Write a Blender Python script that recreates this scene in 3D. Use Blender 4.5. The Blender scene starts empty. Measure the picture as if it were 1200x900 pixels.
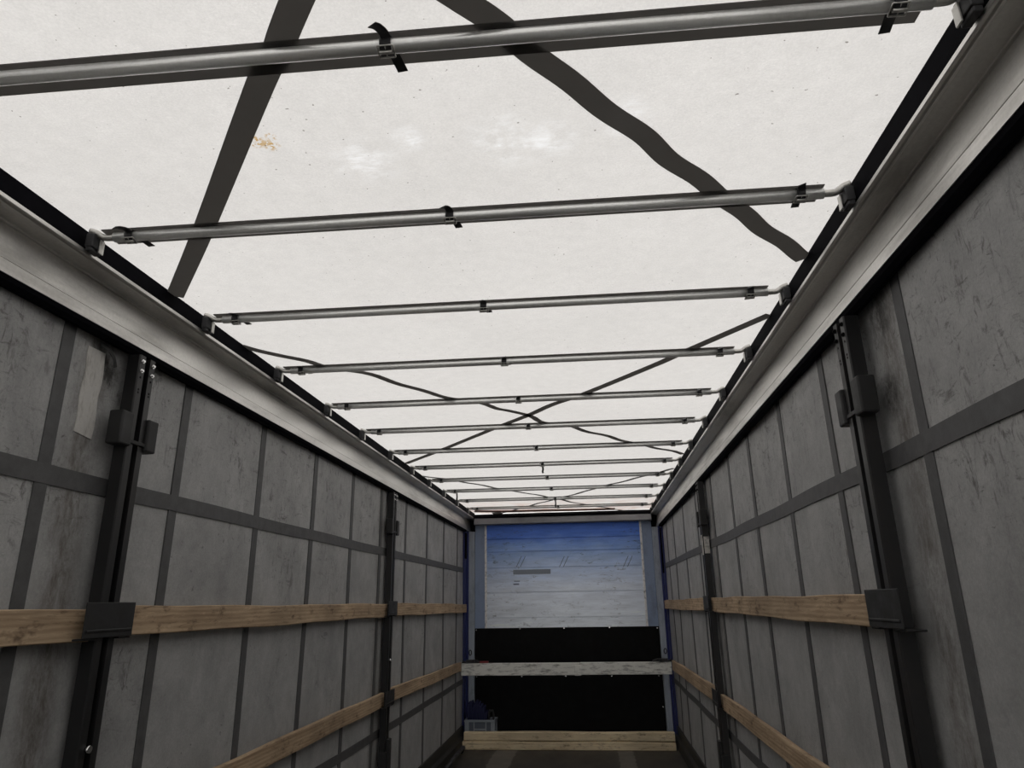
import bpy, bmesh, math, random
from mathutils import Vector, Matrix
random.seed(7)
scene = bpy.context.scene
COL = scene.collection
PI = math.pi

# ------------------------------------------------------------------ camera
cam_d = bpy.data.cameras.new('camera')
cam = bpy.data.objects.new('camera', cam_d); COL.objects.link(cam)
scene.camera = cam
PITCH, ROLL, YAW = math.radians(17.604), math.radians(0.9354), math.radians(6.1554)
cam_d.sensor_width = 36.0; cam_d.sensor_fit = 'HORIZONTAL'
cam_d.lens = 36.0 * 803.22 / 1200.0
cam_d.clip_start = 0.02
Rm = Matrix.Rotation(YAW, 3, 'Z') @ Matrix.Rotation(PITCH, 3, 'X') @ Matrix.Rotation(ROLL, 3, 'Y')
rx, fy, uz = Rm.col[0], Rm.col[1], Rm.col[2]
cm = Matrix((( rx[0], uz[0], -fy[0], 0.362), (rx[1], uz[1], -fy[1], 0.0), (rx[2], uz[2], -fy[2], 1.640), (0, 0, 0, 1)))
cam.matrix_world = cm

# ------------------------------------------------------------------ sky and exposure
world = bpy.data.worlds.new('overcast_sky'); scene.world = world
world.use_nodes = True
wn = world.node_tree.nodes; wl = world.node_tree.links
bg = wn['Background']
bg.inputs['Color'].default_value = (1.0, 0.978, 0.955, 1)
bg.inputs['Strength'].default_value = 1.0
scene.view_settings.view_transform = 'Standard'
scene.view_settings.look = 'None'
scene.view_settings.gamma = 1.0
scene.view_settings.use_curve_mapping = False
scene.view_settings.exposure = 0.58
scene.cycles.max_bounces = 12
scene.cycles.diffuse_bounces = 8
scene.cycles.transmission_bounces = 8

# ------------------------------------------------------------------ main dimensions (metres)
REAR, FRONT = -4.3, 9.25       # open rear end behind the camera, bulkhead face
XC = 1.282                     # curtain plane
ROOF = 2.78                    # tarpaulin underside
BAYS = 0.69                    # pitch of bows and curtain straps

# ------------------------------------------------------------------ materials
def mat(name, color=(.5, .5, .5), rough=.6, metal=0.0, spec=.5):
    m = bpy.data.materials.new(name); m.use_nodes = True
    b = m.node_tree.nodes['Principled BSDF']
    b.inputs['Base Color'].default_value = (*color, 1)
    b.inputs['Roughness'].default_value = rough
    b.inputs['Metallic'].default_value = metal
    b.inputs['Specular IOR Level'].default_value = spec
    if max(color) < .009: b.inputs['Specular IOR Level'].default_value = .18
    return m
class NB:
    """tiny node builder"""
    def __init__(s, m): s.t = m.node_tree; s.n = s.t.nodes; s.l = s.t.links
    def new(s, typ, **kw):
        nd = s.n.new(typ)
        for k, v in kw.items(): setattr(nd, k, v)
        return nd
    def put(s, sock, v):
        if hasattr(v, 'is_output') or isinstance(v, bpy.types.NodeSocket): s.l.new(v, sock)
        elif isinstance(v, (tuple, list)) and len(v) == 3 and sock.type == 'RGBA': sock.default_value = (*v, 1)
        else: sock.default_value = v
    def pos(s): return s.new('ShaderNodeNewGeometry').outputs['Position']
    def obj(s): return s.new('ShaderNodeTexCoord').outputs['Object']
    def mapped(s, vec, scale=(1, 1, 1), loc=(0, 0, 0), rot=(0, 0, 0)):
        nd = s.new('ShaderNodeMapping'); s.put(nd.inputs['Vector'], vec)
        nd.inputs['Scale'].default_value = scale; nd.inputs['Location'].default_value = loc; nd.inputs['Rotation'].default_value = rot
        return nd.outputs[0]
    def noise(s, vec, scale, detail=4, rough=.55, dist=0.0):
        nd = s.new('ShaderNodeTexNoise'); s.put(nd.inputs['Vector'], vec)
        nd.inputs['Scale'].default_value = scale; nd.inputs['Detail'].default_value = detail
        nd.inputs['Roughness'].default_value = rough; nd.inputs['Distortion'].default_value = dist
        return nd.outputs['Fac']
    def wave(s, vec, scale, dist=2, detail=2, dscale=1, axis='X'):
        nd = s.new('ShaderNodeTexWave'); s.put(nd.inputs['Vector'], vec); nd.bands_direction = axis
        nd.inputs['Scale'].default_value = scale; nd.inputs['Distortion'].default_value = dist
        nd.inputs['Detail'].default_value = detail; nd.inputs['Detail Scale'].default_value = dscale
        return nd.outputs['Fac']
    def rng(s, v, a, b, c=0.0, d=1.0, smooth=False):
        nd = s.new('ShaderNodeMapRange'); s.put(nd.inputs['Value'], v)
        if smooth: nd.interpolation_type = 'SMOOTHSTEP'
        for k, q in zip(('From Min', 'From Max', 'To Min', 'To Max'), (a, b, c, d)): nd.inputs[k].default_value = q
        return nd.outputs[0]
    def math(s, op, a, b=0.0):
        nd = s.new('ShaderNodeMath', operation=op); s.put(nd.inputs[0], a); s.put(nd.inputs[1], b); return nd.outputs[0]
    def mix(s, f, a, b, mode='MIX'):
        nd = s.new('ShaderNodeMix', data_type='RGBA', blend_type=mode)
        s.put(nd.inputs[0], f); s.put(nd.inputs[6], a); s.put(nd.inputs[7], b); return nd.outputs[2]
    def sep(s, v):
        nd = s.new('ShaderNodeSeparateXYZ'); s.put(nd.inputs[0], v); return nd.outputs
    def bump(s, h, strength=.2, dist=.01):
        nd = s.new('ShaderNodeBump'); s.put(nd.inputs['Height'], h)
        nd.inputs['Strength'].default_value = strength; nd.inputs['Distance'].default_value = dist
        return nd.outputs[0]
    def spot(s, vec, c, r, soft=1.0):
        """1 inside a disc of radius r round c, fading to 0"""
        nd = s.new('ShaderNodeVectorMath', operation='DISTANCE'); s.put(nd.inputs[0], vec); nd.inputs[1].default_value = c
        return s.rng(nd.outputs['Value'], r * (1 - .7 * soft), r, 1, 0, True)

# roof tarpaulin: translucent woven PVC
def tarp_material():
    m = bpy.data.materials.new('translucent_roof_tarpaulin'); m.use_nodes = True
    b = NB(m); b.n.remove(b.n['Principled BSDF'])
    out = b.n['Material Output']; p = b.pos()
    big = b.rng(b.noise(p, 1.3, 3), .3, .7, .95, 1.0)
    fine = b.rng(b.noise(p, 170, 3, .75), .3, .7, .92, 1.05)
    mid = b.rng(b.noise(b.mapped(p, (1, 1, 1)), 22, 5, .7), .3, .7, .95, 1.03)
    v = b.math('MULTIPLY', b.math('MULTIPLY', big, fine), mid)
    base = b.mix(1.0, (.80, .79, .775), v, 'MULTIPLY')
    # pale rubbed scratches
    sc = b.noise(b.mapped(p, (9, 42, 9), rot=(0, 0, .5)), 2.6, 2, .5, 2.5)
    line = b.math('MULTIPLY', b.rng(b.math('ABSOLUTE', b.math('SUBTRACT', sc, .5)), .0, .012, 1, 0), b.rng(b.noise(p, 3.1, 2), .53, .6, 0, 1))
    base = b.mix(b.math('MULTIPLY', line, .8), base, (.97, .96, .95))
    # cleaned pale patches
    pl = b.rng(b.noise(p, 15, 4, .65), .38, .58)
    pn = b.rng(b.noise(b.mapped(p, (16, 46, 30), rot=(0, 0, .06)), 1.0, 6, .78, .4), .34, .60)
    for c, r in (((.20, 1.505, ROOF), .15), ((.31, 1.52, ROOF), .10), ((-.195, 1.53, ROOF), .13), ((-.05, 1.46, ROOF), .07), ((.50, 1.46, ROOF), .10)):
        base = b.mix(b.math('MULTIPLY', b.math('MULTIPLY', b.spot(p, c, r, 1.3), b.math('MULTIPLY', pn, pl)), .95), base, (.97, .985, 1.0))
    # rusty drip stain
    for c, r in (((-.45, 1.418, ROOF), .035), ((-.415, 1.437, ROOF), .03), ((-.40, 1.405, ROOF), .02)):
        base = b.mix(b.math('MULTIPLY', b.spot(p, c, r, .9), b.rng(b.noise(p, 90, 3), .47, .56)), base, (.56, .38, .17))
    # sparse dirt specks
    spk = b.rng(b.noise(p, 95, 1, .3), .785, .81)
    base = b.mix(b.math('MULTIPLY', spk, .75), base, (.16, .14, .12))
    # the end by the bulkhead is grimy and pinkish
    y = b.sep(p)[1]
    g = b.math('MULTIPLY', b.rng(y, 7.6, 9.0, 0, 1, True), b.rng(b.noise(b.mapped(p, (2.5, 6, 1)), 2.2, 4), .38, .62))
    base = b.mix(b.math('MULTIPLY', g, .7), base, (.62, .46, .40))
    tr = b.new('ShaderNodeBsdfTranslucent'); b.put(tr.inputs['Color'], base)
    df = b.new('ShaderNodeBsdfDiffuse'); b.put(df.inputs['Color'], base)
    bm = b.bump(b.noise(p, 60, 4, .6), .08, .004)
    b.put(tr.inputs['Normal'], bm); b.put(df.inputs['Normal'], bm)
    mx = b.new('ShaderNodeMixShader'); mx.inputs[0].default_value = .38
    b.l.new(tr.outputs[0], mx.inputs[1]); b.l.new(df.outputs[0], mx.inputs[2]); b.l.new(mx.outputs[0], out.inputs[0])
    return m

def curtain_material():
    m = mat('grey_curtain_tarpaulin', (.3, .3, .3), .62); b = NB(m); P = b.n['Principled BSDF']; p = b.pos()
    x, y, z = b.sep(p)
    blot = b.rng(b.noise(b.mapped(p, (1, 1, .8)), 3.2, 7, .68, .3), .3, .7, .76, 1.16)
    cloud = b.rng(b.noise(p, 11, 5, .7, .8), .3, .7, .88, 1.08)
    fine = b.rng(b.noise(p, 120, 3, .75), .3, .7, .88, 1.10)
    v = b.math('MULTIPLY', b.math('MULTIPLY', blot, cloud), fine)
    base = b.mix(1.0, (.405, .405, .402), v, 'MULTIPLY')
    # dark scuffs and smears, denser in places
    where = b.rng(b.math('ADD', b.noise(p, 1.7, 3), b.math('MULTIPLY', b.math('SUBTRACT', z, 1.95), .16)), .40, .60)
    for sc_, ro, lo in (((1, 13, 5), .5, .565), ((1, 6, 16), -.3, .58), ((1, 26, 9), 1.1, .57), ((1, 9, 30), .2, .60)):
        sc = b.noise(b.mapped(p, sc_, rot=(ro, 0, 0)), 1.4, 5, .78, .8)
        base = b.mix(b.math('MULTIPLY', b.math('MULTIPLY', b.rng(sc, lo, lo + .10), where), .68), base, (.075, .070, .065))
    sp = b.math('MULTIPLY', b.rng(b.noise(p, 30, 3, .6, .4), .68, .74), b.rng(b.noise(p, 2.2, 1), .45, .6))
    base = b.mix(b.math('MULTIPLY', sp, .75), base, (.06, .055, .05))
    # pale rubbed smears
    pl = b.noise(b.mapped(p, (1, 7, 12), rot=(.9, 0, 0)), 1.6, 4, .7, 1.2)
    base = b.mix(b.math('MULTIPLY', b.rng(pl, .60, .78), .18), base, (.52, .51, .49))
    # fine hairline scratches
    h = b.noise(b.mapped(p, (1, 10, 24), rot=(.7, 0, 0)), 2.2, 2, .5, 3.0)
    hl = b.math('MULTIPLY', b.rng(b.math('ABSOLUTE', b.math('SUBTRACT', h, .5)), 0, .008, 1, 0), b.rng(b.noise(p, 2.4, 2), .5, .62))
    base = b.mix(b.math('MULTIPLY', hl, .55), base, (.10, .095, .09))
    # brownish rub marks by the posts, darkened to paint in their shadow
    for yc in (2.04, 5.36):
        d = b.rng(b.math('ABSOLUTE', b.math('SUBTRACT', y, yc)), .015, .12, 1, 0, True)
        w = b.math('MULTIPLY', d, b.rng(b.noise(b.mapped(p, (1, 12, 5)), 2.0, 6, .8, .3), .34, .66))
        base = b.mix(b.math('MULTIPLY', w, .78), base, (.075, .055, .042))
    # soot-black stains beside the torn patch, black spots by the right post
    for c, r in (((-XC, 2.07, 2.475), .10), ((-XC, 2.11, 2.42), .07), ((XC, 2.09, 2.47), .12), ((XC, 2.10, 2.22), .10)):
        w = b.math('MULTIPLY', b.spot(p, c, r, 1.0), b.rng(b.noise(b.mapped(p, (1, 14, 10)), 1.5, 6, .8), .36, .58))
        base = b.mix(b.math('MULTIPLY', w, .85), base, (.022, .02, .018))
    b.put(P.inputs['Base Color'], base)
    b.put(P.inputs['Roughness'], b.rng(b.noise(p, 6, 3), .3, .7, .5, .72))
    b.put(P.inputs['Normal'], b.bump(b.noise(p, 45, 4, .65), .12, .006))
    return m

def webbing_material(name, c, rough=.6, thin=False):
    m = mat(name, c, rough); b = NB(m); P = b.n['Principled BSDF']; p = b.obj()
    v = b.rng(b.noise(p, 18, 5, .7), .3, .7, .78, 1.18)
    b.put(P.inputs['Base Color'], b.mix(1.0, c, v, 'MULTIPLY'))
    if thin:
        tr = b.new('ShaderNodeBsdfTranslucent'); b.put(tr.inputs['Color'], (.62, .60, .58))
        mx = b.new('ShaderNodeMixShader'); mx.inputs[0].default_value = .33; out = b.n['Material Output']
        b.l.new(P.outputs[0], mx.inputs[1]); b.l.new(tr.outputs[0], mx.inputs[2]); b.l.new(mx.outputs[0], out.inputs[0])
    b.put(P.inputs['Normal'], b.bump(b.noise(p, 260, 2), .2, .002))
    return m

def wood_material(name, light, dark, axis, seed):
    m = mat(name, light, .75); b = NB(m); P = b.n['Principled BSDF']; p = b.pos()
    rest = [0, 1, 2]; rest.remove('XYZ'.index(axis))
    sc = [14, 14, 14]; sc['XYZ'.index(axis)] = .9
    q = b.mapped(p, tuple(sc), (seed, seed * 2, seed * .7))
    gr = b.noise(q, 2.2, 6, .65, .8)
    ring = b.wave(q, 1.2, 5, 3, .6, 'Z')
    f = b.math('ADD', b.math('MULTIPLY', b.rng(gr, .3, .7), .65), b.math('MULTIPLY', ring, .35))
    base = b.mix(f, dark, light)
    st = [5, 5, 5]; st['XYZ'.index(axis)] = 2.6
    kn = b.rng(b.noise(b.mapped(p, tuple(st), (seed * 3, 1, 2)), 2.6, 4, .7), .57, .70)
    base = b.mix(b.math('MULTIPLY', kn, .85), base, (dark[0] * .35, dark[1] * .3, dark[2] * .28))
    fk = [40, 40, 40]; fk['XYZ'.index(axis)] = 5
    fl = b.noise(b.mapped(p, tuple(fk), (seed, 3, seed)), 1.3, 5, .8, .5)
    base = b.mix(b.math('MULTIPLY', b.rng(fl, .56, .68), .75), base, (dark[0] * .4, dark[1] * .36, dark[2] * .33))
    base = b.mix(b.math('MULTIPLY', b.rng(fl, .44, .32), .45), base, tuple(min(.95, c * 1.3) for c in light))
    al = b.rng(b.noise(p, 1.6, 3), .3, .7, .74, 1.14)
    base = b.mix(1.0, base, al, 'MULTIPLY')
    b.put(P.inputs['Base Color'], base)
    b.put(P.inputs['Normal'], b.bump(gr, .35, .004))
    return m

def metal_material(name, c, rough, dirt=(.12, .115, .11), amount=.5, scale=3.0, stretch=(1, 1, 1), metal=1.0):
    m = mat(name, c, rough, metal); b = NB(m); P = b.n['Principled BSDF']; p = b.pos()
    n1 = b.noise(b.mapped(p, stretch), scale, 6, .68)
    f = b.math('MULTIPLY', b.rng(n1, .50, .72), amount)
    base = b.mix(f, c, dirt)
    fine = b.rng(b.noise(p, 90, 3, .7), .3, .7, .93, 1.05)
    b.put(P.inputs['Base Color'], b.mix(1.0, base, fine, 'MULTIPLY'))
    b.put(P.inputs['Roughness'], b.rng(n1, .3, .7, rough * .85, min(1, rough * 1.3)))
    b.put(P.inputs['Normal'], b.bump(b.noise(p, 40, 4, .6), .06, .004))
    return m

def bulkhead_material():
    m = mat('blue_to_pale_aluminium_planks', (.3, .35, .4), .36, .5); b = NB(m); P = b.n['Principled BSDF']; p = b.pos()
    x, y, z = b.sep(p)
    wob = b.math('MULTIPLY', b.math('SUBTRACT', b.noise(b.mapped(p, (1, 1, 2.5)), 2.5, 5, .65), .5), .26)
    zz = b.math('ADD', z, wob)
    cr = b.new('ShaderNodeValToRGB'); b.put(cr.inputs['Fac'], b.rng(zz, 1.3, 2.65))  # colour by height: pale at the bottom, deep blue towards the top
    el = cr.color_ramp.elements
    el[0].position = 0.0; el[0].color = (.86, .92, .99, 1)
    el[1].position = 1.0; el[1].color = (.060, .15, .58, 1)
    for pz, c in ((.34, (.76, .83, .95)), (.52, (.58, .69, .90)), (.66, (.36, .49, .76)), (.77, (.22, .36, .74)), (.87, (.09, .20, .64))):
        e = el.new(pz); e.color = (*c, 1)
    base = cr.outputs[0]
    # plank to plank tone
    gw = b.rng(b.noise(b.mapped(p, (1.2, 1, 9)), 2.2, 5, .7), .3, .7, .82, 1.12)
    base = b.mix(1.0, base, gw, 'MULTIPLY')
    sc = b.math('MULTIPLY', b.rng(b.noise(b.mapped(p, (5, 1, 13)), 2.0, 5, .75, .6), .57, .67), b.rng(b.noise(p, 2.2, 2), .38, .56))
    base = b.mix(b.math('MULTIPLY', sc, .7), base, (.06, .065, .075))
    b.put(P.inputs['Base Color'], base)
    b.put(P.inputs['Normal'], b.bump(b.noise(p, 30, 4), .08, .004))
    return m

def floor_material():
    m = mat('worn_dark_plywood_floor', (.04, .035, .03), .6); b = NB(m); P = b.n['Principled BSDF']; p = b.pos()
    x, y, z = b.sep(p)
    n1 = b.rng(b.noise(b.mapped(p, (1.4, .7, 1)), 3, 6, .7), .3, .7)
    base = b.mix(n1, (.030, .027, .023), (.075, .066, .055))
    for xc, w in ((-.715, .13), (.645, .09)):
        e = b.math('ADD', b.math('ABSOLUTE', b.math('SUBTRACT', x, xc)), b.math('MULTIPLY', b.math('SUBTRACT', b.noise(p, 9, 3), .5), .06))
        s = b.rng(e, w * .9, w, 1, 0)
        base = b.mix(b.math('MULTIPLY', s, b.rng(b.noise(p, 5, 5, .7), .25, .7, .55, 1)), base, (.17, .155, .135))
    b.put(P.inputs['Base Color'], base)
    b.put(P.inputs['Normal'], b.bump(b.noise(p, 40, 4), .25, .005))
    return m

M_TARP = tarp_material()
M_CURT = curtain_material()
M_TAPE = webbing_material('charcoal_curtain_webbing', (.092, .092, .094), .6)
M_STRAP = webbing_material('black_roof_webbing', (.075, .072, .070), .8, True)
M_STRIP = webbing_material('black_bow_strip', (.070, .068, .066), .8, True)
M_BELT = webbing_material('black_nylon_belt', (.030, .030, .033), .5)
M_SEAL = webbing_material('black_rubber_seal', (.006, .006, .008), .7)
M_SEAL.node_tree.nodes['Principled BSDF'].inputs['Specular IOR Level'].default_value = 0.02
M_RAIL = metal_material('dull_aluminium_rail', (.78, .765, .735), .38, (.24, .23, .21), .65, 2.4, (1, .35, 2.5), .9)
M_BOW = metal_material('aluminium_bow_tube', (.98, .985, .97), .33, (.72, .72, .70), .3, 6, (1, 1, 1), .65)
M_ZINC = metal_material('galvanised_fitting', (.66, .65, .62), .42, (.25, .24, .22), .5, 14)
M_DARKST = metal_material('dark_bracket_steel', (.045, .045, .048), .5, (.02, .02, .02), .5, 9, metal=.3)
M_POST = metal_material('black_painted_post_steel', (.012, .012, .013), .42, (.03, .024, .022), .5, 7, (1, 1, .5), 0.0)
M_PAD = metal_material('black_cast_handle', (.016, .016, .017), .55, (.03, .028, .026), .5, 14, (1, 1, 1), 0.0)
M_CHROME = mat('bright_bolt', (.85, .85, .85), .2, 1.0)
M_HOLE = mat('dark_hole', (.004, .004, .004), .9)
M_LATH = [wood_material('weathered_lath_wood_' + str(k), (.62, .46, .30), (.30, .20, .12), 'Y', 3.1 * k + 1) for k in range(3)]
M_BEAM = wood_material('pale_pine_timber', (.93, .80, .56), (.72, .56, .35), 'X', 4.0)
M_WHITEBAR = metal_material('scratched_white_bar', (.92, .92, .87), .5, (.10, .09, .085), .9, 7, (1.2, 1, 5), 0.0)
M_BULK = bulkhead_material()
M_ALPOST = metal_material('aluminium_corner_profile', (.42, .47, .54), .45, (.16, .18, .21), .7, 6, (1, 1, .5), .2)
M_BLUE = mat('deep_blue_paint', (.018, .026, .13), .5)
M_SIDE = metal_material('blue_grey_side_panel', (.30, .38, .54), .5, (.16, .19, .24), .6, 6, (1, 1, .5), 0.0)
M_HEAD = metal_material('grey_header_paint', (.34, .35, .37), .5, (.16, .16, .17), .5, 5, (1, 1, 1), .2)
M_PLY = metal_material('black_faced_plywood', (.005, .005, .0055), .7, (.010, .010, .010), .35, 9, (1, 1, 1), 0.0)
M_PIT = metal_material('pitted_pale_strip', (.95, .95, .95), .5, (.14, .15, .17), .9, 26, (1, 1, 1), 0.0)
M_CRATE = metal_material('grey_crate_plastic', (.27, .31, .36), .45, (.14, .16, .19), .5, 8, (1, 1, 1), 0.0)
M_CRATEIN = mat('crate_recess_plastic', (.09, .11, .15), .5)
M_BUNDLE = webbing_material('navy_strap_cloth', (.008, .011, .055), .8)
M_RED = mat('red_release_tab', (.25, .03, .03), .5)
M_FLOOR = floor_material()
M_PATCH = metal_material('pale_grey_repair_patch', (.58, .565, .54), .6, (.24, .22, .19), .75, 9, (1, 6, 1.5), 0.0)
M_TORN = mat('torn_black_rubber', (.02, .02, .02), .6)
M_WHITET = metal_material('scuffed_white_sticker', (.62, .60, .56), .6, (.05, .05, .05), .95, 30, (1, 1, 1), 0.0)
M_MARK = mat('dark_paint_stroke', (.16, .20, .30), .6)
M_LABEL = mat('faded_label_film', (.26, .30, .36), .6)
M_HEM = webbing_material('brown_hem_cloth', (.16, .075, .05), .7)
M_SKIRT = webbing_material('black_side_skirt', (.030, .029, .027), .6)
M_GROUND = mat('yard_asphalt', (.12, .12, .12), .9)

# ------------------------------------------------------------------ mesh helpers
def box(bm, x0, x1, y0, y1, z0, z1):
    vs = [bm.verts.new((x, y, z)) for z in (z0, z1) for y in (y0, y1) for x in (x0, x1)]
    for f in ((0, 2, 3, 1), (4, 5, 7, 6), (0, 1, 5, 4), (2, 6, 7, 3), (0, 4, 6, 2), (1, 3, 7, 5)):
        bm.faces.new([vs[i] for i in f])
def bar(bm, a, b, w, h, up=(0, 0, 1)):
    a, b = Vector(a), Vector(b); t = (b - a).normalized(); u = Vector(up); s = t.cross(u).normalized(); u = s.cross(t)
    ring = []
    for p in (a, b):
        ring.append([bm.verts.new(p + s * (i * w / 2) + u * (j * h / 2)) for i, j in ((-1, -1), (1, -1), (1, 1), (-1, 1))])
    for k in range(4): bm.faces.new((ring[0][k], ring[0][(k + 1) % 4], ring[1][(k + 1) % 4], ring[1][k]))
    bm.faces.new(ring[0][::-1]); bm.faces.new(ring[1])
def tube(bm, pts, r, seg=14, rz=None, caps=True):
    pts = [Vector(p) for p in pts]; rings = []
    prev = None
    for i, p in enumerate(pts):
        t = (pts[min(i + 1, len(pts) - 1)] - pts[max(i - 1, 0)]).normalized()
        ref = Vector((0, 0, 1)) if abs(t.z) < .9 else Vector((0, 1, 0))
        s = t.cross(ref).normalized(); u = s.cross(t)
        rings.append([bm.verts.new(p + s * (r * math.cos(2 * PI * k / seg)) + u * ((rz or r) * math.sin(2 * PI * k / seg))) for k in range(seg)])
    for a, b in zip(rings, rings[1:]):
        for k in range(seg): 
            f = bm.faces.new((a[k], a[(k + 1) % seg], b[(k + 1) % seg], b[k])); f.smooth = True
    if caps: bm.faces.new(rings[0][::-1]); bm.faces.new(rings[-1])
def extrude_profile(bm, prof, y0, y1, closed=True, axis='Y', n=1):
    """profile points (u, z) swept along Y (u = x) or along Z (u = x, z = y) """
    rows = []
    for k in range(n + 1):
        t = y0 + (y1 - y0) * k / n
        rows.append([bm.verts.new((u, t, v) if axis == 'Y' else ((u, v, t) if axis == 'Z' else (t, u, v))) for u, v in prof])
    m = len(prof)
    for a, b in zip(rows, rows[1:]):
        for k in range(m if closed else m - 1):
            bm.faces.new((a[k], a[(k + 1) % m], b[(k + 1) % m], b[k]))
    if closed: bm.faces.new(rows[0][::-1]); bm.faces.new(rows[-1])
def ribbon(bm, pts, width, thick=.0016, normal=(0, 0, 1)):
    """flat strap through pts with real thickness, lying across the given normal"""
    pts = [Vector(p) for p in pts]; n = Vector(normal); L = []
    for i, p in enumerate(pts):
        t = (pts[min(i + 1, len(pts) - 1)] - pts[max(i - 1, 0)]).normalized(); s = t.cross(n).normalized() * (width / 2)
        L.append([bm.verts.new(p + s), bm.verts.new(p - s), bm.verts.new(p - s - n * thick), bm.verts.new(p + s - n * thick)])
    for a, b in zip(L, L[1:]):
        for k in range(4): bm.faces.new((a[k], a[(k + 1) % 4], b[(k + 1) % 4], b[k]))
    bm.faces.new(L[0][::-1]); bm.faces.new(L[-1])
def smooth_path(pts, n=6):
    pts = [Vector(p) for p in pts]; out = []
    P = [pts[0] * 2 - pts[1]] + pts + [pts[-1] * 2 - pts[-2]]
    for i in range(1, len(P) - 2):
        a, b, c, d = P[i - 1:i + 3]
        for k in range(n):
            t = k / n
            out.append(.5 * ((2 * b) + (c - a) * t + (2 * a - 5 * b + 4 * c - d) * t * t + (3 * b - a - 3 * c + d) * t ** 3))
    out.append(pts[-1]); return out
def obj(name, bm, m, parent=None, bevel=0, org=None, smooth=False):
    """links bm as ONE object; geometry is given in the thing's local space, or in world space when org is the thing's base"""
    if org is not None: bmesh.ops.translate(bm, verts=bm.verts, vec=-Vector(org))
    bmesh.ops.recalc_face_normals(bm, faces=bm.faces)
    me = bpy.data.meshes.new(name); bm.to_mesh(me); bm.free()
    me.materials.append(m)
    if smooth:
        for f in me.polygons: f.use_smooth = True
    o = bpy.data.objects.new(name, me); COL.objects.link(o)
    if parent is not None: o.parent = parent
    if bevel:
        bv = o.modifiers.new('bevel', 'BEVEL'); bv.width = bevel; bv.segments = 2; bv.limit_method = 'ANGLE'; bv.angle_limit = .6
    return o
def tag(o, label, cat, group=None):
    o['label'] = label; o['category'] = cat
    if group: o['group'] = group
    return o
def thing(name, label, cat, loc=(0, 0, 0), rz=0.0, group=None):
    o = bpy.data.objects.new(name, None); COL.objects.link(o); o.location = loc; o.rotation_euler = (0, 0, rz)
    o.empty_display_size = .1
    return tag(o, label, cat, group)
def struct(o): o['kind'] = 'structure'; return o
def N(): return bmesh.new()

# ------------------------------------------------------------------ the shell
bm = N(); box(bm, -1.31, 1.31, REAR, FRONT + .12, -.12, 0)
struct(obj('floor', bm, M_FLOOR))
bm = N(); box(bm, -30, 30, -40, 30, -1.22, -1.2)
struct(obj('ground', bm, M_GROUND))

# roof tarpaulin, lightly quilted between the bows
bm = N(); nx, ny = 30, 190; g = []
for j in range(ny + 1):
    y = REAR + (9.36 - REAR) * j / ny; row = []
    for i in range(nx + 1):
        x = -1.215 + 2.43 * i / nx
        z = ROOF + .006 + .004 * math.sin(x * 5 + y * 1.7) * math.sin(y * 3.1) + .002 * math.sin(x * 17 + y * 9)
        row.append(bm.verts.new((x, y, z)))
    g.append(row)
for a, b in zip(g, g[1:]):
    for i in range(nx): bm.faces.new((a[i], a[i + 1], b[i + 1], b[i])).smooth = True
roof = struct(obj('ceiling', bm, M_TARP))
bm = N(); ribbon(bm, smooth_path([(-1.12, 8.93, 2.779), (-.7, 9.03, 2.778), (-.2, 9.06, 2.779), (.25, 9.11, 2.778), (.70, 9.13, 2.779)]), .10, .014)
h = obj('folded_hem', bm, M_HEM, roof); h['label'] = 'brown folded hem of roof sheet by the bulkhead'

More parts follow.
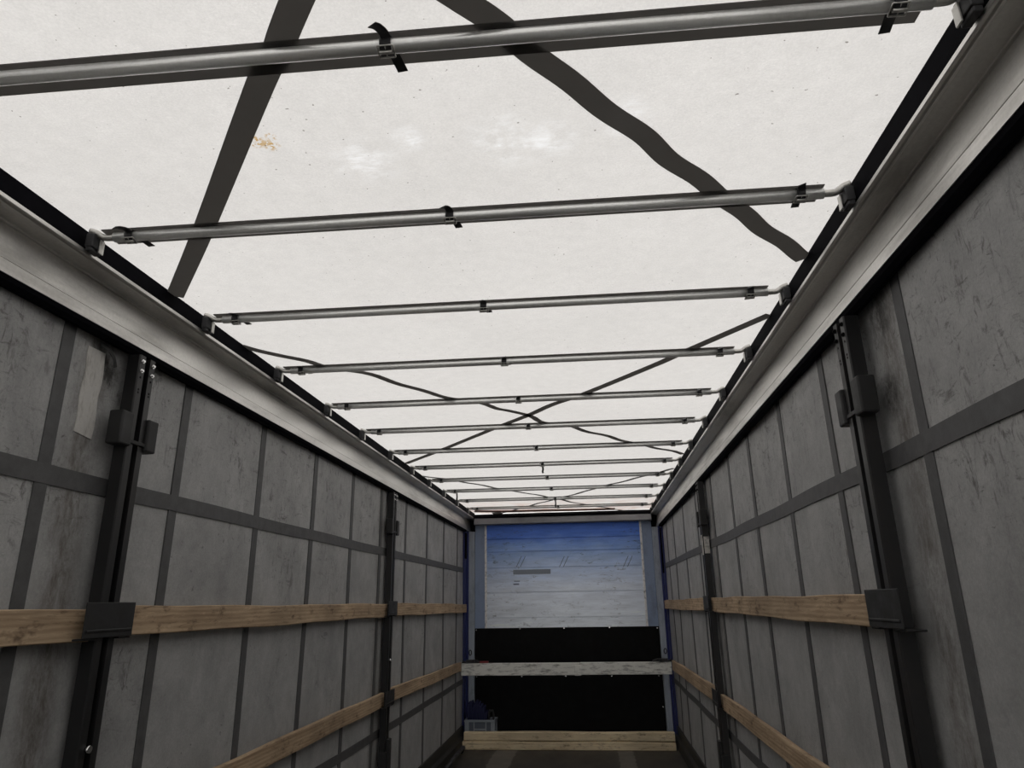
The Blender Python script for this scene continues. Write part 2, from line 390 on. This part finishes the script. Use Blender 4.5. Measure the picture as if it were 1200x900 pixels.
# curtains
def bulge(y, z):
    return .005 * math.sin(y * 2 * PI / BAYS * .5 + 1) * math.sin(z * 2.1) + .003 * math.sin(y * 5.1 + z * 1.3)
straps_y = {-1: [-2.3, -1.6, -.9, -.2, .5, 1.2, 1.895, 2.577, 3.285, 3.975, 4.685, 5.35, 6.14, 6.95, 7.79, 8.58],
            1: [-2.3, -1.6, -.9, -.2, .5, 1.2, 1.937, 2.62, 3.275, 3.94, 4.56, 5.27, 6.12, 6.95, 7.85, 8.52]}
for sd, nm in ((-1, 'left'), (1, 'right')):
    def cx(y, z, off=0.0): return sd * (XC + bulge(y, z) - off)
    bm = N(); ys = [REAR + (9.02 - REAR) * j / 150 for j in range(151)]; zs = [.20 + 2.45 * k / 24 for k in range(25)]
    grid = [[[bm.verts.new((cx(y, z, -.004 * s), y, z)) for z in zs] for y in ys] for s in (0, 1)]
    for s in (0, 1):
        for a, b in zip(grid[s], grid[s][1:]):
            for k in range(24): bm.faces.new((a[k], a[k + 1], b[k + 1], b[k])).smooth = True
    for k in range(24):
        for e in (0, -1): bm.faces.new((grid[0][e][k], grid[0][e][k + 1], grid[1][e][k + 1], grid[1][e][k]))
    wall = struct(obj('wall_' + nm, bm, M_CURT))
    def strip(name, path, w, off, m):
        """webbing lying on the curtain along a (y, z) path"""
        bm = N(); L = []
        for i, (y, z) in enumerate(path):
            a, b = path[max(i - 1, 0)], path[min(i + 1, len(path) - 1)]
            t = Vector((b[0] - a[0], b[1] - a[1])).normalized(); n = Vector((-t.y, t.x)) * (w / 2)
            q = []
            for sg in (1, -1):
                for o_ in (off, -.002): q.append(bm.verts.new((cx(y, z, o_), y + sg * n.x, z + sg * n.y)))
            L.append((q[0], q[2], q[3], q[1]))
        for a, b in zip(L, L[1:]):
            for k in range(4): bm.faces.new((a[k], a[(k + 1) % 4], b[(k + 1) % 4], b[k]))
        bm.faces.new(L[0][::-1]); bm.faces.new(L[-1])
        return obj(name, bm, m, wall)
    for y in straps_y[sd]:
        if y < 1: continue
        strip('vertical_strap', [(y + .004 * math.sin(z * 1.7 + y), z) for z in [.2 + 2.40 * k / 20 for k in range(21)]], .052, .0042, M_TAPE)
    for z in (2.034, .715):
        strip('horizontal_strap', [(REAR + (9.0 - REAR) * j / 120, z) for j in range(121)], .060 if z > 1 else .055, .0056, M_TAPE)
    if sd < 0:
        # clear repair patch stuck beside the near post, its torn top edge curling away
        pth = [(2.035 + .003 * math.sin(z * 40), z) for z in [2.185 + .30 * k / 12 for k in range(13)]]
        o = strip('repair_patch', pth, .085, .0036, M_PATCH); o['label'] = 'pale scuffed repair patch on the curtain'
        bm = N()
        ribbon(bm, smooth_path([(-1.272, 2.03, 2.505), (-1.268, 2.06, 2.50), (-1.264, 2.092, 2.475), (-1.264, 2.108, 2.445)]), .022, .002, (.9, .1, .3))
        o = obj('torn_flap', bm, M_TORN, wall); o['label'] = 'torn black flap curling off the curtain'
    # side skirt under the curtain
    bm = N(); extrude_profile(bm, [(sd * 1.245, 0), (sd * 1.245, .10), (sd * 1.268, .13), (sd * 1.268, .225), (sd * 1.31, .225), (sd * 1.31, 0)], REAR, FRONT, True)
    struct(obj('baseboard_' + nm, bm, M_SKIRT))

# cant rails
for sd, nm in ((-1, 'left'), (1, 'right')):
    t = thing('cant_rail', 'dull aluminium roof rail running above the %s grey curtain' % nm, 'rail', (0, 0, 2.54), 0, 'cant rails under the roof edge')
    O = (0, 0, 2.54)
    prof = [(1.230, 2.540), (1.2315, 2.576), (1.2335, 2.577), (1.2335, 2.580), (1.232, 2.581), (1.243, 2.664), (1.247, 2.684), (1.2515, 2.6855), (1.2515, 2.690),
            (1.244, 2.691), (1.243, 2.696), (1.205, 2.702), (1.191, 2.703), (1.186, 2.699), (1.180, 2.6985), (1.175, 2.702), (1.170, 2.702), (1.1655, 2.699), (1.1635, 2.701),
            (1.1635, 2.712), (1.20, 2.730), (1.20, 2.80), (1.32, 2.80), (1.32, 2.541), (1.262, 2.540)]
    bm = N(); extrude_profile(bm, [(sd * a, b) for a, b in prof], REAR, 9.30, True)
    obj('rail_body', bm, M_RAIL, t, 0, O)
    xs = 1.166 if sd > 0 else 1.178
    bm = N(); extrude_profile(bm, [(sd * xs, 2.706), (sd * xs, 2.783), (sd * 1.199, 2.783), (sd * 1.199, 2.706)], REAR, 9.30, True)
    o = obj('edge_seal', bm, M_SEAL, t, 0, O); o['label'] = 'black rubber strip along the roof edge'
    bm = N(); extrude_profile(bm, [(sd * 1.237, 2.526), (sd * 1.233, 2.541), (sd * 1.268, 2.541), (sd * 1.268, 2.516), (sd * 1.25, 2.514)], REAR, 8.995, True)
    o = obj('curtain_seal', bm, M_SEAL, t, 0, O); o['label'] = 'black lip seal under the rail'

# ------------------------------------------------------------------ front bulkhead
bm = N()
zg = [1.30, 1.44, 1.75, 2.06, 2.265, 2.43, 2.64]
prof = [(FRONT + .05, zg[0])]
for a, b in zip(zg, zg[1:]):
    prof += [(FRONT, a + .006), (FRONT, b - .006), (FRONT + .010, b - .003), (FRONT + .010, b + .003)]
prof += [(FRONT + .05, zg[-1] + .003)]
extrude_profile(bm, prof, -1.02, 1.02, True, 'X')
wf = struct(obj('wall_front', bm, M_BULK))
bm = N(); box(bm, -1.31, 1.31, FRONT + .052, FRONT + .11, -.1, 2.774); obj('backing_panel', bm, M_PLY, wf)
for sd in (-1, 1):
    bm = N(); box(bm, *sorted((sd * 1.021, sd * 1.163)), FRONT - .004, FRONT + .05, 1.30, 2.64); obj('side_panel', bm, M_SIDE, wf)
    bm = N(); box(bm, sd * 1.022 - .014, sd * 1.022 + .014, FRONT - .012, FRONT - .001, 1.31, 2.632)
    o = obj('hinge_strip', bm, M_PIT, wf, .002); o['label'] = 'pale pitted vertical strip'
for xa, za in ((-.618, 2.07), (-.053, 2.06), (.772, 2.045)):
    bm = N()
    for k in (0, .052):
        bar(bm, (xa + k, FRONT - .0005, za), (xa + k + .07, FRONT - .0005, za + .135), .009, .001, (0, -1, 0))
    o = obj('slash_mark', bm, M_MARK, wf); o['label'] = 'pair of dark slanted strokes'
bm = N(); box(bm, -.66, -.17, FRONT - .0015, FRONT + .001, 1.975, 2.035)
o = obj('faded_label', bm, M_LABEL, wf); o['label'] = 'faded dark label strip'
bm = N(); box(bm, -.66, -.585, FRONT - .0015, FRONT + .001, 1.845, 1.862); box(bm, -.65, -.575, FRONT - .0015, FRONT + .001, 1.885, 1.897)
o = obj('scrape', bm, M_MARK, wf); o['label'] = 'short dark scrapes'

# header beam over the bulkhead
t = thing('header_beam', 'grey aluminium header beam above the blue bulkhead', 'beam', (0, 9.15, 2.63))
bm = N(); extrude_profile(bm, [(9.12, 2.625), (9.12, 2.692), (9.135, 2.702), (9.235, 2.702), (9.235, 2.616), (9.135, 2.616)], -1.160, 1.160, True, 'X')
obj('beam', bm, M_HEAD, t, 0, (0, 9.15, 2.63))
bm = N(); extrude_profile(bm, [(9.118, 2.704), (9.118, 2.728), (9.14, 2.735), (9.298, 2.735), (9.298, 2.704)], -1.160, 1.160, True, 'X')
o = obj('edge_seal', bm, M_SEAL, t, 0, (0, 9.15, 2.63)); o['label'] = 'black seal along the roof end'

# corner posts
for sd, nm in ((-1, 'left'), (1, 'right')):
    t = thing('corner_post', 'blue and grey corner post at %s end of the bulkhead' % nm, 'post', (sd * 1.24, 9.18, 0), 0, 'bulkhead corner posts')
    O = (sd * 1.24, 9.18, 0)
    bm = N(); extrude_profile(bm, [(sd * a, b) for a, b in ((1.165, 9.245), (1.165, 9.205), (1.172, 9.195), (1.192, 9.195), (1.196, 9.188), (1.238, 9.188), (1.238, 9.245))], 0, 2.536, True, 'Z')
    obj('inner_profile', bm, M_ALPOST, t, 0, O)
    bm = N(); extrude_profile(bm, [(sd * a, b) for a, b in ((1.239, 9.245), (1.239, 9.15), (1.25, 9.135), (1.262, 9.135), (1.264, 9.00), (1.315, 9.00), (1.315, 9.245))], 0, 2.5395, True, 'Z')
    o = obj('outer_profile', bm, M_BLUE, t, 0, O); o['label'] = 'deep blue outer edge'
    bm = N(); bm2 = N()
    ring = smooth_path([(sd * 1.215 + .016 * math.cos(a), 9.182, 1.03 + .03 * math.sin(a)) for a in [2 * PI * k / 10 for k in range(11)]], 2)
    tube(bm, ring, .006, 8); bm2.free()
    o = obj('lashing_ring', bm, M_DARKST, t, 0, O); o['label'] = 'dark lashing ring'
    bm = N(); box(bm, sd * 1.256 - .006, sd * 1.256 + .006, 9.01, 9.12, 1.95 if sd > 0 else 2.18, 2.508)
    obj('rubber_flap', bm, M_SEAL, t, .002, O)

# black plywood panels
for nm, z0, z1, lab in (('upper', .865, 1.318, 'black plywood panel between blue planks and white bar'), ('lower', .0, .858, 'black plywood panel below the white bar, behind stacked timbers')):
    t = thing('plywood_panel', lab, 'panel', (0, FRONT - .02, z0), 0, 'black bulkhead panels'); O = (0, FRONT - .02, z0)
    bm = N(); box(bm, -1.163, 1.163, FRONT - .032, FRONT - .0125, z0, z1); obj('board', bm, M_PLY, t, .002, O)
    sp = [(-1.145, z1 - .02), (-.58, z1 + .0), (-.02, z1), (.55, z1), (1.14, z1 - .02)] if nm == 'upper' else [(-1.14, .745), (-.57, .748), (-.02, .75), (.545, .748), (1.115, .745), (1.14, .40)]
    for x, z in sp:
        bm = N(); zz = min(z, z1 - .008)
        tube(bm, [(x, FRONT - .0315, zz), (x, FRONT - .0365, zz)], .008, 10); o = obj('screw', bm, M_CHROME, t, 0, O); o['label'] = 'bright screw head'

# ------------------------------------------------------------------ side posts
def side_post(sd, y0, y1, label, sticker=False):
    yc = (y0 + y1) / 2
    t = thing('side_post', label, 'post', (sd * 1.245, yc, 0), 0, 'black sliding posts'); O = (sd * 1.245, yc, 0)
    w = (y1 - y0) / 2; a = w * .30
    xf, xb, xg = 1.215, 1.262, 1.238
    prof = [(xb, y0), (xf + .004, y0), (xf, y0 + .004), (xf, yc - a), (xg, yc - a), (xg, yc - .004), (xg - .008, yc - .003), (xg - .008, yc + .003), (xg, yc + .004), (xg, yc + a), (xf, yc + a), (xf, y1 - .004), (xf + .004, y1), (xb, y1)]
    bm = N(); extrude_profile(bm, [(sd * u, v) for u, v in prof], .02, 2.511, True, 'Z'); obj('post_body', bm, M_POST, t, 0, O)
    # thicker pivot foot
    bm = N(); box(bm, *sorted((sd * 1.200, sd * 1.260)), y0 - .016, y1 + .016, 0, .60)
    box(bm, *sorted((sd * 1.190, sd * 1.215)), y0 + .01, y1 - .01, .02, .68); obj('pivot_foot', bm, M_PAD, t, .006, O)
    # bolts and holes down both flanges
    for ye in (yc - (w + a) / 2, yc + (w + a) / 2):
        for z in (2.488, 2.452):
            bm = N(); tube(bm, [(sd * (xf + .002), ye, z), (sd * (xf - .004), ye, z)], .0075, 10); tube(bm, [(sd * (xf - .004), ye, z), (sd * (xf - .009), ye, z)], .0045, 8)
            o = obj('bolt', bm, M_CHROME if sd < 0 else M_HOLE, t, 0, O)
        for z in (2.428, 2.383, 2.372):
            bm = N(); tube(bm, [(sd * (xf + .002), ye, z), (sd * (xf - .0006), ye, z)], .0045, 8)
            obj('bolt_hole', bm, M_HOLE, t, 0, O)
    if sd < 0:
        bm = N(); tube(bm, [(sd * xf, yc - .01, 1.225), (sd * (xf - .012), yc - .01, 1.225)], .011, 12); obj('bolt', bm, M_CHROME, t, 0, O)
    # two blocks of the release lever, either side of the post
    for ya, yb in ((y0 - .058, y0 + .004), (y1 - .004, y1 + .052)):
        bm = N(); box(bm, *sorted((sd * 1.202, sd * 1.256)), ya, yb, 2.172, 2.290)
        obj('lever_block', bm, M_PAD, t, .006, O)
    bm = N(); box(bm, *sorted((sd * 1.209, sd * 1.216)), y0 - .02, y1 + .02, 2.186, 2.200); obj('lever_rod', bm, M_PAD, t, .002, O)
    # lath pockets
    for z in (1.55, .905):
        bm = N(); e0, e1 = y0 - .085, y1 + .06
        box(bm, *sorted((sd * 1.198, sd * 1.203)), e0, e1, z, z + .108)
        box(bm, *sorted((sd * 1.203, sd * 1.260)), e0, y0 - .002, z - .006, z); box(bm, *sorted((sd * 1.203, sd * 1.260)), y1 + .002, e1, z - .006, z)
        box(bm, *sorted((sd * 1.203, sd * 1.214)), y0 + .004, y1 - .004, z, z + .10)
        box(bm, *sorted((sd * 1.194, sd * 1.199)), e0 + .01, e1 - .01, z + .018, z + .026)
        obj('lath_pocket', bm, M_PAD, t, .002, O)
    if sticker:
        bm = N(); box(bm, *sorted((sd * 1.2135, sd * 1.2165)), y0 + .005, yc - a + .03, 1.955, 2.105); box(bm, *sorted((sd * 1.222, sd * 1.262)), y0 - .0015, y0 + .001, 1.965, 2.09)
        o = obj('sticker', bm, M_WHITET, t, 0, O); o['label'] = 'scuffed white sticker'
    return t
side_post(-1, 2.160, 2.252, 'nearest black steel post on the left curtain, with bright bolts')
side_post(-1, 5.480, 5.580, 'farther black steel post on the left curtain')
side_post(1, 2.172, 2.270, 'nearest black steel post on the right curtain')
side_post(1, 5.470, 5.570, 'farther black post on the right curtain with white sticker', True)

# ------------------------------------------------------------------ wooden laths in the pockets
def lath(sd, ya, za, yb, zb, h, label, k):
    yc = (ya + yb) / 2; zc = (za + zb) / 2
    t = thing('lath', label, 'plank', (sd * 1.245, yc, min(za, zb)), 0, 'wooden laths along the curtains')
    bm = N(); n = 40; rows = []
    for i in range(n + 1):
        f = i / n; y = ya + (yb - ya) * f; z = za + (zb - za) * f + .0025 * math.sin(f * 9 + k) + .0018 * math.sin(f * 23 + 2 * k)
        c = .003; x0, x1 = 1.232, 1.258
        rows.append([bm.verts.new((sd * u, y, z + v)) for u, v in ((x0 + c, 0), (x0, c), (x0, h - c), (x0 + c, h), (x1, h), (x1, 0))])
    for a, b in zip(rows, rows[1:]):
        for q in range(6): bm.faces.new((a[q], a[(q + 1) % 6], b[(q + 1) % 6], b[q]))
    bm.faces.new(rows[0][::-1]); bm.faces.new(rows[-1])
    obj('board', bm, M_LATH[k % 3], t, 0, (sd * 1.245, yc, min(za, zb)))
lath(-1, -.9, 1.535, 2.150, 1.540, .097, 'upper left wooden lath in front of the nearest left post, cut off by photo edge', 0)
lath(-1, 2.262, 1.547, 5.470, 1.541, .098, 'long upper wooden lath between the two left posts', 1)
lath(-1, 5.590, 1.545, 9.000, 1.516, .100, 'upper left wooden lath beyond the farther left post', 2)
lath(-1, 2.262, .898, 5.470, .905, .098, 'lower wooden lath between the two left posts', 2)
lath(-1, 5.590, .910, 8.660, .860, .100, 'lower left wooden lath from far post to white bar', 0)
lath(1, 2.282, 1.545, 5.460, 1.545, .100, 'long upper wooden lath between the two right posts', 2)
lath(1, 5.580, 1.545, 9.000, 1.524, .100, 'upper right wooden lath beyond the farther right post', 0)
lath(1, 2.282, .905, 5.460, .893, .096, 'lower wooden lath between the two right posts', 1)
lath(1, 5.580, .898, 8.660, .858, .110, 'lower right wooden lath from far post to white bar', 2)

# ------------------------------------------------------------------ roof bows
def make_bow(label, group):
    t = thing('roof_bow', label, 'roof bow', (0, 0, 2.7565), 0, group)
    bm = N(); tube(bm, [(-1.085, 0, 0), (1.085, 0, 0)], .0155, 20); obj('tube', bm, M_BOW, t)
    bm = N(); box(bm, -1.12, 1.085, -.021, .068, .0155, .0185); o = obj('backing_strip', bm, M_STRIP, t); o['label'] = 'black webbing strip behind the tube'
    for sd in (-1, 1):
        e = N()
        tube(e, smooth_path([(sd * 1.06, 0, 0), (sd * 1.108, 0, 0), (sd * 1.124, -.003, .003), (sd * 1.142, -.012, .013), (sd * 1.158, -.016, .017)], 4), .0105, 12)
        obj('end_rod', e, M_ZINC, t)
        e = N(); box(e, *sorted((sd * 1.136, sd * 1.1625)), -.026, .024, -.040, .006); box(e, *sorted((sd * 1.140, sd * 1.160)), -.024, .022, -.053, -.040)
        obj('end_bracket', e, M_DARKST, t, .003)
        e = N(); box(e, *sorted((sd * 1.131, sd * 1.1355)), .002, .022, -.050, -.004); o = obj('hook_plate', e, M_ZINC, t, .001)
    for x in (-1.03, -.012, 1.018):
        e = N()
        # belt wrapped round the tube
        k = 20; r = .0178; w = .012; rings = []
        for rr in (r, r + .0018):
            for xx in (x - w, x + w):
                rings.append([e.verts.new((xx, rr * math.sin(2 * PI * i / k), rr * math.cos(2 * PI * i / k))) for i in range(k)])
        for a, b in ((2, 3), (0, 1), (0, 2), (1, 3)):
            for i in range(k): e.faces.new((rings[a][i], rings[a][(i + 1) % k], rings[b][(i + 1) % k], rings[b][i]))
        # tail going back and over the strip, and its loop on the far side
        ribbon(e, smooth_path([(x + .003, -.017, .006), (x - .001, -.030, .010), (x - .007, -.050, .004), (x - .014, -.066, -.006)]), .021, .002, (0, .2, 1))
        ribbon(e, [(x + .002, .012, .012), (x + .008, .046, .013), (x + .013, .086, .013)], .023, .002)
        b = obj('clip_belt', e, M_BELT, t)
        e = N()
        # square wire buckle under the tube, with its prong
        for p, q in (((-1, -1), (1, -1)), ((1, -1), (1, 1)), ((1, 1), (-1, 1)), ((-1, 1), (-1, -1))):
            ang = lambda v: (-.22 + v * .70)
            P0 = (x + p[0] * .0168, .0215 * math.sin(ang(p[1])), -.0215 * math.cos(ang(p[1]))); P1 = (x + q[0] * .0168, .0215 * math.sin(ang(q[1])), -.0215 * math.cos(ang(q[1])))
            tube(e, [P0, P1], .0017, 8)
        tube(e, [(x, .0225 * math.sin(-.92), -.0225 * math.cos(-.92)), (x, .0225 * math.sin(.48), -.0225 * math.cos(.48))], .0014, 6)
        tube(e, [(x - .0135, .0205 * math.sin(-.25), -.0205 * math.cos(-.25)), (x + .0135, .0205 * math.sin(-.25), -.0205 * math.cos(-.25))], .0042, 10)
        obj('buckle', e, M_ZINC, b)
    return t
def copy_tree(o, parent=None):
    c = o.copy(); COL.objects.link(c)
    if parent is not None: c.parent = parent
    for ch in list(o.children): copy_tree(ch, c)
    return c
bow_y = [1.125, 1.800, 2.472, 3.134, 3.805, 4.450, 5.140, 5.800, 6.465, 7.150, 7.885, 8.610]
ordn = ['nearest', 'second', 'third', 'fourth', 'fifth', 'sixth', 'seventh', 'eighth', 'ninth', 'tenth', 'eleventh', 'farthest']
GB = 'aluminium roof bows under the tarpaulin'
proto = None
SK = math.atan(.054 / 2.32)
for i, y in enumerate(bow_y):
    if i == 0: lab = 'thickest, nearest aluminium roof bow, crossing the top of the photo'
    elif i == 11: lab = 'farthest aluminium roof bow, last before the blue bulkhead'
    else: lab = '%s aluminium roof bow counting from the nearest one at the top' % ordn[i]
    if proto is None: o = proto = make_bow(lab, GB)
    else: o = copy_tree(proto); o['label'] = lab
    o.location.y = y; o.rotation_euler.z = SK

# loose strap ends hanging from bows
for (x, y, L, lab) in ((-1.01, 7.15, .105, 'thin dark strap end hanging from the tenth roof bow at left'),
                       (-.012, 7.90, .085, 'short dark strap end hanging below the eleventh bow centre'),
                       (-.012, 5.815, .055, 'short dark strap end hanging below the eighth bow centre')):
    bm = N(); ribbon(bm, smooth_path([(0, 0, 0), (.003, -.002, -L * .4), (-.002, .002, -L * .75), (.003, 0, -L)]), .016, .002, (0, 1, 0))
    o = obj('hanging_strap', bm, M_BELT); o.location = (x, y + x * .0233, 2.7375); tag(o, lab, 'strap')

# ------------------------------------------------------------------ webbing straps crossing the roof
ZS = ROOF - .0012
def roof_strap(path, w, label, wob=0.0, wl=.3):
    p = [(x, y, ZS) for x, y in path]; yc = p[len(p) // 2]
    q = smooth_path(p, 14 if len(p) < 9 else 7); d = 0; out = []
    for i, v in enumerate(q):
        t = (q[min(i + 1, len(q) - 1)] - q[max(i - 1, 0)]).normalized()
        if i: d += (q[i] - q[i - 1]).length
        out.append(v + Vector((-t.y, t.x, 0)) * (wob * (math.sin(d * 2 * PI / wl + 1.2) + .5 * math.sin(d * 2 * PI / wl * .43))))
    bm = N(); ribbon(bm, out, w, .0012)
    o = obj('roof_strap', bm, M_STRAP, None, 0, yc); o.location = yc; tag(o, label, 'strap', 'diagonal roof straps')
roof_strap([(.75, -.10), (.30, .45), (-.166, 1.014), (-.266, 1.14), (-.34, 1.221), (-.812, 1.808), (-1.178, 2.25)], .062, 'straight dark webbing strap crossing the roof at upper left')
roof_strap([(-.75, -.05), (-.3, .50), (.168, 1.056), (.239, 1.141), (.311, 1.234), (.393, 1.342), (.484, 1.444), (.552, 1.526), (.625, 1.625), (.704, 1.723), (.794, 1.83), (.889, 1.947), (.994, 2.076), (1.164, 2.28)], .062, 'wide wavy dark webbing strap at upper right, over the two nearest bows', .0038, .27)
roof_strap([(1.163, 2.78), (.849, 3.203), (.744, 3.35), (.371, 3.817), (.172, 4.02), (.012, 4.235), (-.256, 4.55), (-.396, 4.725), (-.799, 5.22), (-1.175, 5.66)], .050, 'straight dark strap of the middle roof cross, from third bow at right')
roof_strap([(-1.178, 2.785), (-1.066, 2.952), (-.963, 3.043), (-.886, 3.152), (-.718, 3.325), (-.48, 3.694), (-.308, 3.846), (-.182, 4.038), (-.1, 4.112), (.009, 4.277), (.092, 4.425), (.219, 4.517), (.349, 4.711), (.558, 4.988), (.8, 5.265), (1.163, 5.70)], .044, 'thin wavy dark strap of the middle roof cross, from third bow at left', .012, .42)
roof_strap([(-1.178, 6.275), (-.924, 6.568), (-.794, 6.801), (-.474, 7.321), (-.31, 7.541), (-.053, 7.997), (.134, 8.328), (.399, 8.781), (.588, 9.05), (.80, 9.33)], .044, 'dark strap of the far roof cross starting at the left rail', .012, .5)
roof_strap([(1.163, 6.342), (.951, 6.659), (.492, 7.293), (.279, 7.67), (.045, 7.96), (-.14, 8.266), (-.422, 8.70), (-.66, 9.05), (-.83, 9.33)], .044, 'dark strap of the far roof cross starting at the right rail', .010, .5)
bm = N(); box(bm, -.93, -.80, 9.15, 9.34, -.0015, .0)
o = obj('roof_patch', bm, M_STRAP); o.location = (0, 0, ROOF - .004); tag(o, 'dark square patch on roof sheet by the bulkhead', 'patch')

# ------------------------------------------------------------------ white load bar across the bulkhead
BY = 8.80
t = thing('load_bar', 'scratched white telescopic bar across the black bulkhead panels', 'bar', (0, BY, .795)); O = (0, BY, .795)
bm = N(); box(bm, -1.262, .165, BY, BY + .042, .797, .935); obj('outer_tube', bm, M_WHITEBAR, t, .006, O)
bm = N(); box(bm, .168, 1.238, BY + .002, BY + .040, .800, .938); obj('inner_tube', bm, M_WHITEBAR, t, .006, O)
bm = N(); box(bm, .105, .182, BY - .004, BY + .046, .792, .905); o = obj('sleeve', bm, M_WHITEBAR, t, .004, O)
for sd in (-1, 1):
    bm = N(); xa, xb = sorted((sd * 1.02, sd * 1.255))
    box(bm, xa, xb, BY + .008, BY + .036, .938, .952)
    box(bm, *sorted((sd * 1.10, sd * 1.20)), BY - .006, BY + .04, .940, .975)
    tube(bm, smooth_path([(sd * 1.03, BY - .01, .957), (sd * 1.10, BY - .018, .972), (sd * 1.18, BY - .016, .948), (sd * 1.245, BY - .01, .965)]), .007, 8)
    obj('end_latch', bm, M_DARKST, t, .002, O)
bm = N(); box(bm, -1.04, -.93, BY + .006, BY + .03, .937, .958); o = obj('release_tab', bm, M_RED, t, .003, O); o['label'] = 'red release tab'

# ------------------------------------------------------------------ timbers stacked on the floor
for z0, x0, x1, dy, lab in ((0.0, -1.238, 1.215, 0, 'pale pine timber lying on the floor, under another timber'), (.0965, -1.222, 1.212, .004, 'pale pine timber stacked on top of the floor timber')):
    bm = N(); n = 24; rows = []; h = .089
    for i in range(n + 1):
        f = i / n; x = x0 + (x1 - x0) * f; c = .007; wz = .0035 * math.sin(f * 11 + z0 * 40)
        rows.append([bm.verts.new((x, 8.78 + dy + u, z0 + v + (wz if v > .05 else 0))) for u, v in ((c, 0), (0, c), (0, h - c), (c, h), (.10 - c, h), (.10, h - c), (.10, c), (.10 - c, 0))])
    for a, b in zip(rows, rows[1:]):
        for q in range(8): bm.faces.new((a[q], a[(q + 1) % 8], b[(q + 1) % 8], b[q]))
    bm.faces.new(rows[0][::-1]); bm.faces.new(rows[-1])
    o = obj('timber', bm, M_BEAM, None, 0, (0, 8.83, z0)); o.location = (0, 8.83, z0); tag(o, lab, 'timber', 'timbers stacked before the bulkhead')

# ------------------------------------------------------------------ crate and its bundle
cx0, cx1, cy0, cy1, ch = -1.232, -.868, 8.900, 9.120, .300
t = thing('crate', 'grey plastic stacking crate on floor behind left end of timbers', 'crate', ((cx0 + cx1) / 2, (cy0 + cy1) / 2, 0)); O = tuple(t.location)
bm = N(); w = .008
box(bm, cx0 + w, cx1 - w, cy0 + w, cy1 - w, .0, .012)
box(bm, cx0 + .006, cx1 - .006, cy0 + .006, cy0 + .012, .012, ch - .02); box(bm, cx0 + .006, cx1 - .006, cy1 - .012, cy1 - .006, .012, ch - .02)
box(bm, cx0 + .006, cx0 + .012, cy0 + .012, cy1 - .012, .012, ch - .02); box(bm, cx1 - .012, cx1 - .006, cy0 + .012, cy1 - .012, .012, ch - .02)
obj('body', bm, M_CRATEIN, t, .002, O)
bm = N()
box(bm, cx0 - .006, cx1 + .006, cy0 - .006, cy0 + .014, ch - .025, ch); box(bm, cx0 - .006, cx1 + .006, cy1 - .014, cy1 + .006, ch - .025, ch)
box(bm, cx0 - .006, cx0 + .014, cy0 + .014, cy1 - .014, ch - .025, ch); box(bm, cx1 - .014, cx1 + .006, cy0 + .014, cy1 - .014, ch - .025, ch)
obj('rim', bm, M_CRATE, t, .003, O)
for x0, x1 in ((cx0, cx0 + .05), (cx0 + .105, cx0 + .117), (cx1 - .115, cx1 - .103), (cx1 - .05, cx1)):
    bm = N(); box(bm, x0, x1, cy0, cy0 + .0055, .0, ch - .026); obj('rib', bm, M_CRATE, t, .001, O)
for y in (cy0 + .008, cy0 + .08, cy0 + .14, cy1 - .03):
    bm = N(); box(bm, cx1 - .0055, cx1, y, y + .02, .0, ch - .026); obj('rib', bm, M_CRATE, t, .001, O)
bm = N(); box(bm, cx0 + .117, cx1 - .115, cy0, cy0 + .0055, .19, .205); obj('grip_edge', bm, M_CRATE, t, .001, O)
# folded dark blue straps piled in it
bm = N(); B = (-1.09, 9.01, .0125)
for k in range(8):
    xx = -.105 + .030 * k; hh = (.46, .47, .445, .475, .46, .44, .42, .36)[k]
    ribbon(bm, smooth_path([(xx, -.07, 0), (xx + .003, -.072, hh * .55), (xx - .002, -.055, hh * .93), (xx + .004, 0, hh), (xx - .003, .052, hh * .95), (xx + .002, .068, hh * .5), (xx, .066, 0)], 5), .0275, .055, (0, -1, .02))
o = obj('strap_bundle', bm, M_BUNDLE); o.location = B
tag(o, 'dark blue bundle of folded straps sticking out of the grey crate', 'strap bundle')
bm = N(); tube(bm, smooth_path([(-.026, 0, 0), (-.026, .0, .34), (.0, 0, .37), (.026, 0, .34), (.026, 0, .0)], 5), .012, 10)
o = obj('ratchet_handle', bm, M_DARKST); o.location = (-.925, 9.00, .0125); tag(o, 'dark metal ratchet handle beside the blue bundle in the crate', 'handle')

# ------------------------------------------------------------------ bent bar by the left skirt
bm = N(); tube(bm, smooth_path([(-1.20, 7.55, .03), (-1.15, 7.62, .09), (-1.15, 7.9, .10), (-1.15, 8.25, .10), (-1.16, 8.42, .09), (-1.20, 8.50, .03)], 6), .022, 12)
o = obj('bent_bar', bm, M_DARKST, None, 0, (-1.17, 8.0, .008)); o.location = (-1.17, 8.0, .0085); tag(o, 'dark bent bar lying on the floor along the left skirt', 'bar')
